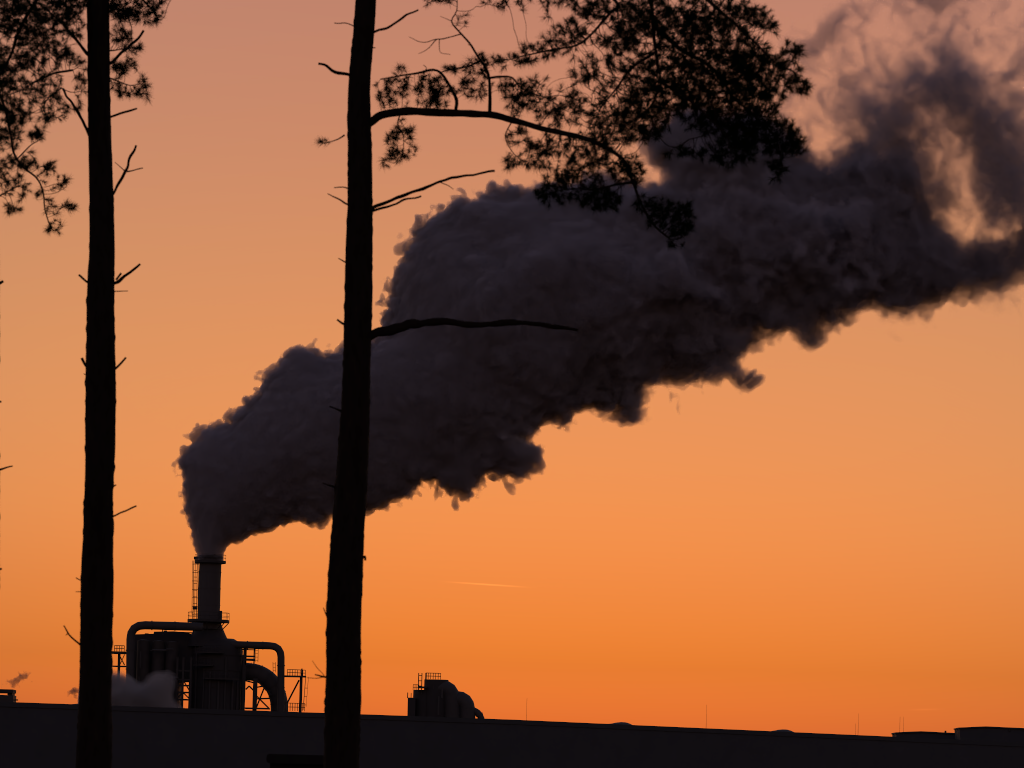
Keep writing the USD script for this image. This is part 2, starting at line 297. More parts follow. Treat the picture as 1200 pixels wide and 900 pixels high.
# left platform
t = thing('access_platform', 'small railed steel platform at the far left of the plant, beside the bent duct', 'platform', P(140, 830, YP - 2) * [1, 1, 0])
obj('deck', pbox(124, 148, 763.4, 766.2, 1.6, YP - 2), 'steel', t)
obj('lower_beam', pbox(124, 148, 780, 781.6, .3, YP - 2), 'steel', t)
obj('column', pbox(136.8, 139.6, 766, 860, .4, YP - 2), 'steel', t); obj('column', pbox(126, 128, 766, 860, .4, YP - 2), 'steel', t)
obj('brace', pbar((140, 768), (146, 779.5), .08, YP - 2), 'steel', t); obj('brace', pbar((146, 767), (140.5, 779), .06, YP - 2), 'steel', t)
zz = Z(140, 763.4, YP - 2)
obj('handrail', rail([(X(136, 763), YP - 2.7, zz), (X(147.5, 763), YP - 2.7, zz)], .8, .05, 5), 'steel', t)

# right overhead duct
t = thing('overhead_duct', 'grey duct leaving the tower to the right and bending down beside the trestle', 'duct', P(329, 830, YP - 1) * [1, 1, 0])
obj('pipe', pipe([(262, 755), (329.4, 757.2), (329.2, 800), (328.6, 850)], 4.3, 13, y=YP - 1), 'duct', t, 25)
for q in ((290, 755.9), (308, 756.5), (329.3, 780), (329.1, 806)):
    a, b = (P(q[0] - .5, q[1], YP - 1), P(q[0] + .5, q[1], YP - 1)) if q[0] < 315 else (P(q[0], q[1] + .5, YP - 1), P(q[0], q[1] - .5, YP - 1))
    obj('flange', tube([a, b], 4.8 * M, 20), 'duct', t)
# the big elbow
t = thing('exhaust_elbow', 'thick curved exhaust duct arching from the tower down behind the thin duct', 'duct', P(327, 830, YP + 2) * [1, 1, 0])
el = spline([(274, 787, 0), (290, 787, 0), (303, 789.5, 0), (315, 797, 0), (323, 809, 0), (327, 824, 0), (327.6, 850, 0)], 3)
obj('elbow', tube([P(q[0], q[1], YP + 2) for q in el], 10.2 * M, 28), 'duct', t, 30)
for i in range(3, len(el) - 2, 4):
    obj('flange', tube([P(*el[i][:2], YP + 2), P(*(el[i][:2] + (el[i + 1] - el[i])[:2] * .25), YP + 2)], 10.8 * M, 28), 'duct', t)
obj('ladder', ladder(P(321.5, 788, YP), P(321.3, 776, YP), .35, step=.45), 'steel', t)
# gantry over and under the elbow
t = thing('steel_gantry', 'dark braced steel gantry under the arch of the exhaust duct', 'steel frame', P(296, 830, YP) * [1, 1, 0])
for a, b, q0 in ((284, 287.6, 757), (296, 301, 795), (287.4, 289, 757), (297.2, 298.6, 757)): obj('column', pbox(a, b, q0, 850 if b - a > 2 else 779, .4, YP - .4), 'steel', t)
for q0, q1 in ((768.2, 770), (771.8, 774.4), (760.8, 761.8)): obj('beam', pbox(283, 299, q0, q1, .5, YP - .4), 'steel', t)
for a, b in (((288, 808), (292, 804)), ((292, 804), (297, 809)), ((285, 797), (297, 800)), ((301, 805.5), (309, 804)), ((301, 819), (316, 818.5)), ((301, 816), (315, 830)), ((310, 805), (300.5, 829)), ((301, 797), (318, 815))): obj('brace', pbar(a, b, .11, YP - .4), 'steel', t)
obj('deck', pbox(287, 316, 829.5, 831, 2, YP - .4), 'steel', t)
obj('ladder', ladder(P(300.6, 776, YP - .4), P(301, 760, YP - .4), .4, step=.45), 'steel', t)
# right trestle
t = thing('steel_trestle', 'slim steel trestle with a railed deck and ladder, rightmost of the plant', 'steel frame', P(352, 830, YP) * [1, 1, 0])
obj('deck', pbox(332, 358.5, 791.8, 793.6, 1.6), 'steel', t)
obj('column', pbox(350.6, 353.8, 793.6, 850, .4), 'steel', t)
obj('brace', pbar((350.5, 797), (336.5, 824), .12), 'steel', t)
zz = Z(345, 791.8)
obj('handrail', rail([(X(337, 791), YP - .7, zz), (X(358, 791), YP - .7, zz - .05)], .85, .045, 8), 'steel', t)
obj('mast', pbar((353.6, 792), (353.8, 783.5), .12), 'steel', t)
obj('ladder', ladder(P(355.2, 832, YP), P(358.3, 793, YP), .4, step=.8, cage=.3, back=(1, 0, 0), axis=(0, 1, 0)), 'steel', t)
obj('lower_handrail', rail([P(337, 833, YP - 1), P(357, 833.5, YP - 1)], 1.1, .045, 8), 'steel', t)

# dust collector on the roof, middle
YD = 480.0
t = thing('dust_collector', 'squat rounded dust collector with railings standing above the long roof', 'machinery', P(520, 850, YD) * [1, 1, 0])
obj('vessel', cat_([vcyl(510, 796.6, 900, 14.2, y=YD, sides=36)]), 'casing', t, 40)
obj('side_vessel', vcyl(498, 809, 900, 15, y=YD + .6, sides=28), 'casing', t, 40)
obj('cabinet', pbox(477, 486, 817.8, 900, 1.6, YD - .3), 'casing', t)
obj('outlet_pipe', pipe([(508, 806.3), (528.5, 807), (529.6, 830), (529.4, 900)], 9.8, 11, 24, YD - .4), 'duct', t, 30)
obj('outlet_pipe', pipe([(524, 819), (546.5, 819.6), (547.6, 840), (547.3, 900)], 9.6, 11, 24, YD - .2), 'duct', t, 30)
obj('drain_elbow', pipe([(552, 832.5), (561, 834), (564.8, 845), (564.8, 900)], 4.2, 8, 16, YD - .2), 'duct', t, 30)
obj('standpipe', cat_([vcyl(514, 816, 838, .9, y=YD - 2.1, sides=8), vcyl(518, 806, 818, 1.1, y=YD - 2.1, sides=8)]), 'duct', t)
zz = Z(505, 796.2, YD)
obj('handrail', rail([(X(499, 796, YD), YD - 1.1, zz), (X(516.5, 796, YD), YD - 1.1, zz)], .66, .035, 7), 'steel', t)
zz = Z(490, 809, YD)
obj('ladder_cage', cat_([ladder((X(492.5, 800, YD), YD - 1, zz - .4), (X(492.5, 800, YD), YD - 1, Z(492, 789, YD)), .36, step=.5, r=.05), rail([(X(484.5, 800, YD), YD - .8, zz), (X(491, 800, YD), YD - .8, zz)], .6, .03, 4), bar((X(499.2, 800, YD), YD - 1, Z(499, 797, YD)), (X(499.2, 800, YD), YD - 1, Z(499, 789, YD)), .09)]), 'steel', t)
obj('deck', pbox(490, 500, 804.5, 806.5, 1.2, YD - .9), 'steel', t)
obj('roof_post', pbox(477.2, 478.2, 811.5, 818, .1, YD - .3), 'steel', t); obj('roof_post', pbox(481.4, 482.2, 812, 818, .1, YD - .3), 'steel', t)

# far left cooler
t = thing('rooftop_cooler', 'low cooler with a floating lid at the far left edge, above the roof', 'machinery', P(6, 830, YP) * [1, 1, 0])
obj('body', pbox(-30, 16.5, 814.6, 860, 4), 'duct', t); obj('lid', pbox(-30, 17, 807.8, 811.8, 4.2), 'casing', t)
for px in (-28, -10, 11.5): obj('post', pbox(px - 1.4, px + (4.5 if px > 0 else 1.4), 811.7, 814.8, 3.2), 'steel', t)
obj('bracket', pbox(16.5, 21, 819.5, 821, .5), 'steel', t)

# ------------------------------------------------------------------ long hall in front of the plant
YW = 300.0
H = Z(600, 843.3, YW)
def onroof(px, py):                 # the point of the roof edge (height H) seen at this pixel
    d = ray(px, py); return EYE + d * ((H - EYE[2]) / d[2])
edge = np.array([onroof(*q) for q in ((-160, 817.0), (-20, 821.6), (200, 829.3), (440, 837.6), (600, 843.3), (1000, 861.2), (1260, 873), (1420, 880.5))])
t = thing('warehouse', 'very long low dark hall with a flat roof across the whole foreground', 'warehouse', (0, YW, 0))
back = edge + [0, 60, 0]
def wall(a, b, z0, z1, th):
    d = (b - a)[:2]; n = np.array([d[1], -d[0]]) / np.linalg.norm(d); 
    if n[1] < 0: n = -n
    c = np.array([a[:2], b[:2], b[:2] + n * th, a[:2] + n * th]); 
    m = trimesh.creation.extrude_polygon(shapely.Polygon(c), z1 - z0, engine='earcut'); m.apply_translation((0, 0, z0)); return m
for a, b in zip(edge[:-1], edge[1:]):
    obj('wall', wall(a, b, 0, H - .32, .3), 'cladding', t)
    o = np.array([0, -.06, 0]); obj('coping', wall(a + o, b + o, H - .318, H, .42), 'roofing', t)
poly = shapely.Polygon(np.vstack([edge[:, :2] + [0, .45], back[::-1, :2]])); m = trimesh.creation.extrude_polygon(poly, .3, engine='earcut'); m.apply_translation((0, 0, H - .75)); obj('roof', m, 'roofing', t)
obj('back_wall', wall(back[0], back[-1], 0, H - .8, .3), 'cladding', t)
obj('end_wall', box(edge[0][0] - .3, edge[0][0] - .004, edge[0][1], back[0][1], 0, H - .4), 'cladding', t); obj('end_wall', box(edge[-1][0] + .004, edge[-1][0] + .3, edge[-1][1], back[-1][1], 0, H - .4), 'cladding', t)
# roof domes
for px, py, lab in ((101, 825.8, 'low hump of a skylight on the roof edge behind the left pine trunk'), (725, 849.6, 'low hump of a skylight on the roof edge, left of the right two'), (915, 858.2, 'low hump of a skylight on the roof edge, nearest the gabled boxes')):
    q = onroof(px, py); prof = []
    k = q[1] / FPX
    xs = np.array([-20, -14, -8, -2, 3, 8, 12, 15, 17, 18.5]) * k; zs = np.array([-.2, .9, 2.0, 3.4, 4.1, 4.0, 3.0, 1.6, .4, -.2]) * k * .95
    V, F = [], []
    ys = np.linspace(-1, 1, 7)
    for yy in ys:
        for a, b in zip(xs, zs): V.append((q[0] + a, q[1] + 1.0 + yy * 1.0, H + (b * math.sqrt(max(0, 1 - yy * yy * .98)))))
    n = len(xs)
    for i in range(6):
        for j in range(n - 1):
            a = i * n + j; F += [(a, a + 1, a + n + 1), (a, a + n + 1, a + n)]
    obj('skylight', trimesh.Trimesh(V, F, process=False), 'roofing', label=lab, cat='skylight', group='skylight humps on the long roof', smooth=40)
# lightning rods
for px, top, lab in ((617, 818, 'thin lightning rod right of the dust collector'), (828, 826, 'thin lightning rod between the two right skylight humps'), (1006.5, 836, 'thin taller lightning rod of the pair left of the gabled boxes'),
                     (1003.5, 848, 'short lightning rod just left of the taller one at right'), (1055.5, 840, 'lightning rod over the left end of the lower gabled box, left one'), (1060, 840, 'lightning rod over the left end of the lower gabled box, right one')):
    e = np.array([np.interp(px, (440, 600, 1000, 1260), (837.6, 843.3, 861.2, 873))]); q = onroof(px, float(e[0])); zt = P(px, top, q[1] + .8)[2]
    t = thing('lightning_rod', lab, 'lightning rod', (q[0], q[1] + .8, H - .5), 'lightning rods on the long roof')
    obj('rod', tube([(q[0], q[1] + .8, H - .5), (q[0], q[1] + .8, zt)], [.013, .007], 6), 'steel', t); obj('foot', box(q[0] - .12, q[0] + .12, q[1] + .68, q[1] + .92, H - .5, H - .4), 'steel', t)
# gabled boxes at right
def gable(name, px0, px1, pxr, pl, pr_, pe, y, lab, knob):
    t = thing(name, lab, 'roof house', P((px0 + px1) / 2, 880, y) * [1, 1, 0])
    def prism(pts, d0, d1):
        w = np.array([P(a, b, y) for a, b in pts]); w[:, 2] = np.maximum(w[:, 2], 0)
        m = trimesh.creation.extrude_polygon(shapely.Polygon(w[:, [0, 2]]), d1 - d0, engine='earcut'); v = m.vertices.copy(); m.vertices = np.stack([v[:, 0], y + d1 - v[:, 2], v[:, 1]], 1); m.invert() if m.volume < 0 else None; return m
    obj('wall', prism([(px0 + .8, 2000), (px0 + .8, pl + 1.4), (pxr, pr_ + 1.4), (px1, pe + 1.4), (px1, 2000)], 0, 4), 'cladding', t)
    obj('roof', prism([(px0, pl + 1.38), (px0, pl), (pxr, pr_), (px1 + .5, pe), (px1 + .5, pe + 1.38), (pxr, pr_ + 1.38)], -.12, 4.12), 'roofing', t)
    obj('roof_vent', vcyl(knob, pe - 3.0, pe + 1.0, 1.1, y=y, sides=10), 'steel', t)
gable('rooftop_house', 1049.5, 1126, 1079, 858.2, 856.9, 859.4, 372, 'lower of two flat gabled roof boxes at the right, with a small vent', 1108)
gable('rooftop_house', 1123.4, 1262, 1155, 852.6, 851.2, 856.2, 366, 'taller gabled roof box at the right edge of the picture', 1183)

# ------------------------------------------------------------------ hut at the foot of the thick pine
YH = 66.0
t = thing('hut', 'low black flat-topped box beside the foot of the thick right pine', 'hut', P(362, 900, YH) * [1, 1, 0])
a, b, zh = X(312.5, 890, YH), X(412, 890, YH), Z(350, 884.4, YH)
obj('wall', box(a + .05, b - .05, YH + .05, YH + 1.6, 0, zh - .12), 'hut', t)
import manifold3d as mf
cs = mf.CrossSection([[(a, zh - .14), (b, zh - .14), (b, zh), (a, zh)]]).offset(-.045, mf.JoinType.Round, circular_segments=16).offset(.045, mf.JoinType.Round, circular_segments=16)
mm = cs.extrude(1.75).to_mesh(); v = mm.vert_properties[:, :3]; m = trimesh.Trimesh(np.stack([v[:, 0], YH + 1.7 - v[:, 2], v[:, 1]], 1), mm.tri_verts[:, ::-1]); 
obj('roof', m, 'hut', t)
# ---TREES
# ------------------------------------------------------------------ pine trees
def trunk_mesh(path, radii, seed, sides=40):
    """A trunk with plated, flaking bark: the radius is displaced by stretched noise."""
    p = spline(path, .03); s = np.linspace(0, 1, len(p)); r = np.interp(s, np.linspace(0, 1, len(radii)), radii)
    a = np.arange(sides) * 2 * np.pi / sides; zz = np.r_[0, np.cumsum(np.linalg.norm(np.diff(p, axis=0), axis=1))]
    q = np.stack(np.broadcast_arrays(np.cos(a)[None] * 1.6, np.sin(a)[None] * 1.6, zz[:, None]), -1)
    n = meshkit.fbm(q * [2.2, 2.2, 3.0], 3, seed) - .5; fl = np.clip(meshkit.noise(q * [5, 5, 9], seed + 9) - .62, 0, 1)
    lump = meshkit.noise(q * [.6, .6, .9], seed + 5) - .5
    wob = 1 + n * .11 + fl * .26 + lump * .17
    flare = 1 + .55 * np.exp(-zz / .35)[:, None]
    return tube(p, r, sides, wob=wob * flare)
def needles_mesh(pos, dirs, lens, rng, per=66, nl=.083, w=.0023):
    """Needle tufts: at each shoot, per needles spread around its axis; every needle is one slim triangle."""
    n = len(pos); k = per
    d = dirs / np.linalg.norm(dirs, axis=1, keepdims=True)
    h = np.where(np.abs(d[:, 2:]) < .9, [[0, 0, 1.0]], [[1.0, 0, 0]]); a = np.cross(d, h); a /= np.linalg.norm(a, axis=1, keepdims=True); b = np.cross(d, a)
    t = rng.random((n, k)) ** .7; ph = rng.random((n, k)) * 2 * np.pi; th = np.radians(26 + 74 * (1 - t) + rng.normal(0, 9, (n, k)))
    base = pos[:, None] + d[:, None] * (t * lens[:, None] - lens[:, None] * .35)[..., None]
    perp = a[:, None] * np.cos(ph)[..., None] + b[:, None] * np.sin(ph)[..., None]
    nd = d[:, None] * np.cos(th)[..., None] + perp * np.sin(th)[..., None]; nd[..., 2] -= .10
    L = nl * (.75 + .5 * rng.random((n, k))) * (.65 + .65 * rng.random((n, 1)))
    tip = base + nd * L[..., None]
    sd = np.cross(nd, rng.normal(size=(n, k, 3))); sd /= np.linalg.norm(sd, axis=-1, keepdims=True) + 1e-9; sd *= w
    v = np.stack([base - sd, base + sd, tip], 2).reshape(-1, 3); f = np.arange(len(v)).reshape(-1, 3)
    return trimesh.Trimesh(v, f, process=False)
def grow(limbs, attract, rng, step=.055, kill=.065, reach=1.6, rounds=90):
    """Space colonization: twigs grow from the limbs towards the attraction points. limbs: resampled polylines."""
    pos, par, own = [], [], []
    for li, L in enumerate(limbs):
        for i, q in enumerate(L): par.append(len(pos) - 1 if i else -1); pos.append(q); own.append(li)
    A = np.array(attract); taken = set()
    for _ in range(rounds):
        if not len(A): break
        tree = cKDTree(np.array(pos)); dd, ii = tree.query(A)
        keep = dd > kill; A, dd, ii = A[keep], dd[keep], ii[keep]
        use = dd < reach
        if not use.any(): break
        pull = {}
        P_ = np.array(pos)
        for a, i in zip(A[use], ii[use]):
            v = a - P_[i]; pull.setdefault(i, []).append(v / np.linalg.norm(v))
        new = 0
        for i, vs in pull.items():
            v = np.mean(vs, 0)
            pi = par[i]
            if pi >= 0:
                g0 = P_[i] - P_[pi]; g0 /= np.linalg.norm(g0) + 1e-9; v = v + .35 * g0
            v = v / (np.linalg.norm(v) + 1e-9) + rng.normal(0, .22, 3) + [0, 0, .05]; v /= np.linalg.norm(v)
            q = P_[i] + v * step; key = (i, tuple(np.round(q / (step * .5)).astype(int)))
            if key in taken: continue
            taken.add(key); pos.append(q); par.append(i); own.append(own[i]); new += 1
        if not new: break
    return np.array(pos), np.array(par), np.array(own)
def crown(tree, limbs_px, blobs, ty, rng, label_of=None, per=66, nl=.083, tip=.0028, extra=()):
    """limbs_px: [(points (px, py, depth offset), base radius px, tip radius px, kind)]; blobs: (cx, cy, rx, ry, tufts, depth offset, depth spread)."""
    limbs, info = [], []
    for pts, r0, r1 in limbs_px:
        L = spline([P(a, b, ty + c) for a, b, c in pts], .05)
        j = rng.normal(0, .006, L.shape); j[0] = 0; limbs.append(L + ndi.gaussian_filter1d(j, 1.5, axis=0)); info.append((r0, r1))
    att = []
    for cx_, cy_, rx, ry, n, dy, sp in blobs:
        n = int(n * DENS)
        u = rng.normal(size=(n, 3)); u /= np.linalg.norm(u, axis=1, keepdims=True); u *= rng.random((n, 1)) ** (1 / 2.4)
        att += [P(cx_ + rx * a, cy_ + ry * c, ty + dy + sp * b) for a, b, c in u]
    pos, par, own = grow(limbs, att, rng)
    nlimb = sum(len(L) for L in limbs); kids = np.zeros(len(pos), int); np.add.at(kids, par[nlimb:], 1)
    rad = np.zeros(len(pos)); acc = np.zeros(len(pos)); height = np.zeros(len(pos), int)
    for i in range(len(pos) - 1, nlimb - 1, -1):
        rad[i] = max(tip, acc[i] ** (1 / 2.4)) if kids[i] else tip
        if par[i] >= 0: acc[par[i]] += rad[i] ** 2.4; height[par[i]] = max(height[par[i]], height[i] + 1)
    k = ty / FPX; start = 0
    for li, L in enumerate(limbs):
        s = np.linspace(0, 1, len(L)); r = info[li][0] * (1 - s) ** 1.0 * k + info[li][1] * s * k
        rr = np.maximum(r, .004) * (1 + .10 * (meshkit.noise(np.stack([s * len(L) * .35, s * 0 + li, s * 0], -1), li) - .5) * 2)
        parts = [tube(L, rr, 8)]
        mine = np.nonzero((own == li) & (np.arange(len(own)) >= nlimb))[0]
        # chains of twig nodes become tapered tubes
        cont = {}
        for i in mine:
            p_ = par[i]
            if p_ >= nlimb and (p_ not in cont or rad[i] > rad[cont[p_]]): cont[p_] = i
        for i in mine:
            p_ = par[i]
            if p_ >= nlimb and cont[p_] == i: continue
            ch = [p_, i]
            while ch[-1] in cont: ch.append(cont[ch[-1]])
            q = pos[ch].copy(); q[1:-1] = (q[:-2] + 2 * q[1:-1] + q[2:]) / 4
            rr_ = rad[ch]; rr_[0] = rr_[1]
            parts.append(tube(q, rr_, 4, cap=False))
        br = obj('branch', cat_(parts), 'bark_thin', tree, True)
        tips = [i for i in mine if kids[i] == 0] + [i for i in mine if kids[i] > 0 and height[i] <= 3 and rng.random() < .5]
        if tips:
            tips = np.array(tips); d = pos[tips] - pos[par[tips]]; d /= np.linalg.norm(d, axis=1, keepdims=True); d += [0, 0, .35]; d += rng.normal(0, .35, d.shape)
            obj('needles', needles_mesh(pos[tips], d, .05 + .05 * rng.random(len(tips)), rng, per, nl), 'needles', br, kind='stuff')
        start += len(L)
def stubs(tree, items, ty, name='dead_branch'):
    k = ty / FPX
    for it in items:
        pts, r0, r1 = it[:3]
        q = spline([P(a, b, ty + (c[0] if c else 0)) for a, b, *c in pts], .04)
        rg_ = np.random.default_rng(int(pts[0][1] * 7 + pts[-1][0] * 3)); j = ndi.gaussian_filter1d(rg_.normal(0, .011, q.shape), 1.1, axis=0); j[0] = 0; q = q + j * min(1, len(q) / 14)
        s = np.linspace(0, 1, len(q)); rr = (r0 * (1 - s) + r1 * s) * k * (1 + .22 * (meshkit.noise(np.stack([s * len(q) * .3, s * 0 + r0, s * 0 + pts[0][1]], -1), 3) - .5) * 2)
        obj(name, tube(q, rr, 7), 'bark_thin', tree, True)
def trunk_from(px, ty, up, seed):
    """px: (row, left, right) of the trunk in the photograph. Returns path and radii from the ground to the top (up = extra rows above the frame)."""
    rows = [(a, (l + r) / 2, (r - l) / 2) for a, l, r in px]
    pts = [P(c, a, ty) for a, c, _ in rows][::-1]; rad = [w * ty / FPX for _, _, w in rows][::-1]
    d = (pts[1] - pts[0]) / np.linalg.norm(pts[1] - pts[0]); g0 = pts[0] - d * (pts[0][2] + .1) / d[2]
    top = [P(c, a, ty) for a, c, _ in up]; rt = [w * ty / FPX for _, _, w in up]
    path = np.array([g0] + pts + top); R = [rad[0] * 1.06] + rad + rt
    s = np.r_[0, np.cumsum(np.linalg.norm(np.diff(path, axis=0), axis=1))]; s /= s[-1]
    return path, np.interp(np.linspace(0, 1, 120), s, R)

# the thick right pine
DENS = 1.6
rng = np.random.default_rng(7); TY = 50.0
path, R = trunk_from([(0, 416.5, 441), (100, 408.2, 434.6), (170, 407, 436), (240, 406.3, 436.3), (380, 402.7, 435.6), (430, 401, 434.5), (500, 397.3, 433), (600, 390.6, 427.5), (650, 387, 425.6), (750, 382, 423), (830, 381, 423), (900, 380.5, 423)], TY,
                     [(-150, 437, 11), (-350, 448, 9), (-520, 452, 6), (-640, 455, 2)], 3)
t = thing('pine_tree', 'thick pine trunk right of the chimney, with one long bare branch, crown upper right', 'pine tree', (path[0][0], TY, 0))
obj('trunk', trunk_mesh(path, R, 3), 'bark', t, True)
stubs(t, [([(428, 397), (437, 392), (448, 388.5), (462, 385.5), (490, 379.2), (520, 377.8), (560, 380.2), (600, 378.3), (640, 380.7), (677, 387.8)], 6.2, 2.1)], TY)
obj_big = None
stubs(t, [([(428, 249), (437, 243.5), (465, 232), (500, 219), (515, 213.2), (550, 205), (580, 200.6)], 2.3, 1.3), ([(430, 249), (440, 246.5), (460, 240), (476, 234), (492, 230.6)], 1.8, 1.0), ([(515, 213.2), (524, 217), (531.5, 222.5)], .7, .4),
          ([(432, 40), (441, 36.8), (461, 28), (477, 16.8), (491.5, 12)], 1.8, 1.1), ([(418, 36), (413, 31), (405, 27), (391.5, 27.5)], .8, .5), ([(416, 90), (408, 87), (393, 84), (383, 79), (371.5, 75.4)], 2.1, 1.6),
          ([(412, 222), (404, 219.3), (391, 219.4)], 1.0, .6), ([(413, 242), (404, 238), (384.5, 226.5)], 1.1, .7), ([(408, 381), (401, 378.5), (394.5, 374.6)], 1.7, 1.2), ([(402, 483), (396, 480), (386, 476)], 1.7, .9), ([(396, 572), (389, 569.5), (377.5, 566)], 1.5, .8),
          ([(386, 728), (382.5, 722), (379.6, 712)], .9, .5), ([(385, 794), (380, 793), (368.5, 790.4)], 1.4, .6), ([(380, 792), (372, 783), (365, 774)], .5, .3), ([(379, 793.5), (370, 795), (359, 794)], .5, .3),
          ([(406, 308), (396.5, 302.6)], .9, .6), ([(424, 654), (427.8, 652), (428, 657)], 1.8, 1.2), ([(432, 57), (437, 56), (440, 56)], .9, .5)], TY, 'dead_branch')
limbs = [
    ([(424, 150, 0), (437, 141.5, 0), (447, 134.5, -.05), (470, 130.8, -.1), (500, 131, -.2), (535, 132.5, -.3), (575, 134.5, -.4), (605, 142, -.5), (640, 152, -.6), (675, 159.5, -.7), (700, 168, -.75), (730, 186, -.8), (742, 214, -.85), (752, 240, -.9), (766, 264, -.9), (786, 281, -.95)], 5.6, .9),
    ([(533.5, 131, -.3), (535, 118, -.3), (529, 104, -.27), (518, 87, -.22), (507, 82, -.2), (490, 85.5, -.15), (468, 89, -.1), (446, 92.5, -.05)], 2.2, .8),
    ([(574, 134, -.4), (574.5, 112, -.42), (572, 87, -.45), (562, 69, -.45), (553, 54, -.45), (541, 40, -.45), (530, 25, -.45), (535.6, 12, -.45), (536, -8, -.45)], 2.3, .5),
    ([(572, 92, -.45), (585, 90, -.35), (600, 91, -.3), (612, 104, -.25), (640, 114, -.2)], 1.5, .7),
    ([(562, 72, -.45), (548, 78, -.6), (530, 81, -.7), (517, 85, -.7)], 1.5, .7),
    ([(437, -170, 0), (500, -110, .1), (580, -75, .2), (660, -45, .2), (722, 2, .2), (716, 14, .15), (707, 24, .1), (691, 42, 0), (676, 53, -.05), (650, 58, -.1), (622, 64, -.1), (595, 70, -.15)], 4.5, .6),
    ([(660, -45, .2), (715, -40, .2), (755, -18, .15), (764, 12, .1), (766, 40, .0), (770, 72, -.1), (774, 100, -.2), (760, 130, -.2)], 3.8, .9),
    ([(755, -18, .15), (800, -22, .4), (838, 8, .4), (868, 34, .35), (890, 55, .3), (910, 74, .3), (930, 84, .3)], 3.2, .7),
    ([(766, 30, .05), (798, 58, .25), (826, 74, .3), (846, 92, .3), (858, 112, .3), (884, 136, .3), (908, 160, .3), (916, 190, .3)], 2.9, .7),
    ([(769, 60, -.1), (740, 80, -.3), (722, 104, -.35), (704, 128, -.4), (696, 150, -.4)], 1.8, .6),
    ([(774, 96, -.2), (800, 112, -.35), (822, 130, -.4), (842, 150, -.4), (860, 172, -.4)], 2.0, .6),
    ([(838, 132, -.4), (838, 146, -.42), (826, 158, -.42), (808, 163, -.42)], 1.0, .5),
    ([(742, 214, -.85), (722, 216, -.7), (695, 222, -.6), (664, 222, -.5), (640, 228, -.5)], 1.6, .6),
    ([(470, 131, -.1), (466, 146, -.1), (473, 160, -.1), (472, 178, -.1), (462, 192, -.1)], .9, .4),
    ([(600, 142, -.5), (592, 160, -.45), (602, 180, -.4), (614, 190, -.4)], .8, .4),
    ([(404, 158, 0), (396, 163, 0), (384, 168, 0)], 1.0, .5)]
D = [ # cx, cy, rx, ry, tufts, depth, spread
    (760, 28, 55, 34, 300, .2, .8), (835, 28, 55, 34, 300, .4, .8), (800, 80, 58, 36, 330, .1, .9), (866, 72, 44, 34, 280, .4, .7), (880, 26, 30, 24, 110, .4, .5), (905, 78, 32, 22, 130, .3, .5), (928, 92, 19, 16, 80, .3, .3), (940, 104, 9, 9, 20, .3, .2), (928, 62, 14, 12, 30, .3, .25), (932, 172, 12, 14, 40, .3, .3), (842, 138, 60, 20, 120, .1, .6), (880, 112, 42, 28, 230, .3, .7),
    (838, 112, 48, 30, 230, .1, .8), (776, 112, 44, 30, 190, -.1, .7), (722, 60, 32, 34, 60, .0, .5), (702, 14, 24, 20, 80, .2, .4), (668, 2, 24, 8, 20, .2, .3), (882, 150, 44, 26, 230, .3, .6), (916, 165, 26, 22, 120, .3, .4), (912, 198, 11, 15, 40, .3, .25), (856, 178, 32, 16, 100, -.3, .4),
    (806, 178, 26, 9, 30, -.4, .3), (752, 140, 38, 28, 170, -.3, .6), (718, 152, 38, 24, 120, -.5, .5), (690, 176, 34, 22, 110, -.7, .5), (652, 172, 34, 22, 45, -.6, .4), (645, 226, 22, 13, 50, -.5, .3), (668, 212, 32, 22, 100, -.6, .4), (700, 226, 32, 20, 90, -.7, .4), (735, 200, 26, 20, 70, -.8, .4),
    (756, 238, 16, 10, 26, -.9, .25), (776, 252, 24, 18, 85, -.9, .3), (800, 250, 15, 11, 45, -.95, .2), (797, 268, 16, 16, 75, -.95, .25), (791, 287, 10, 7, 32, -.95, .15),
    (622, 112, 34, 22, 75, -.25, .35), (654, 132, 30, 18, 50, -.35, .35), (600, 108, 18, 14, 24, -.3, .25), (640, 58, 30, 10, 60, -.1, .2), (604, 70, 26, 8, 55, -.15, .2), (668, 44, 24, 17, 85, .0, .25), (655, 38, 12, 9, 25, .0, .2), (562, 74, 20, 7, 34, -.5, .2), (535, 82, 16, 6, 22, -.65, .15),
    (508, 108, 24, 16, 34, -.2, .25), (466, 105, 24, 20, 40, -.1, .25), (449, 118, 11, 12, 16, -.05, .15), (470, 80, 6, 5, 5, -.1, .1), (456, 88, 12, 4, 9, -.1, .1), (552, 104, 16, 14, 16, -.4, .2), (566, 90, 10, 12, 8, -.45, .2),
    (470, 166, 17, 28, 42, -.1, .25), (452, 186, 10, 10, 8, -.1, .15), (604, 188, 17, 9, 22, -.4, .2), (630, 182, 22, 22, 22, -.5, .3), (514, 0, 18, 6, 14, -.3, .2), (590, 2, 30, 10, 12, .1, .2), (640, 5, 7, 7, 9, .1, .1), (382, 167, 9, 5, 8, 0, .1), (541, 22, 12, 10, 5, -.45, .1), (604, 158, 12, 10, 9, -.5, .2),
    (690, 100, 30, 34, 45, -.3, .4), (736, 100, 30, 26, 70, -.2, .5), (700, 128, 22, 18, 45, -.4, .4)]
for cx_, cy_ in ((560, -120), (660, -110), (760, -90), (850, -70)): D.append((cx_, cy_, 70, 40, 120, .3, 1.0))
crown(t, limbs, D, TY, rng)
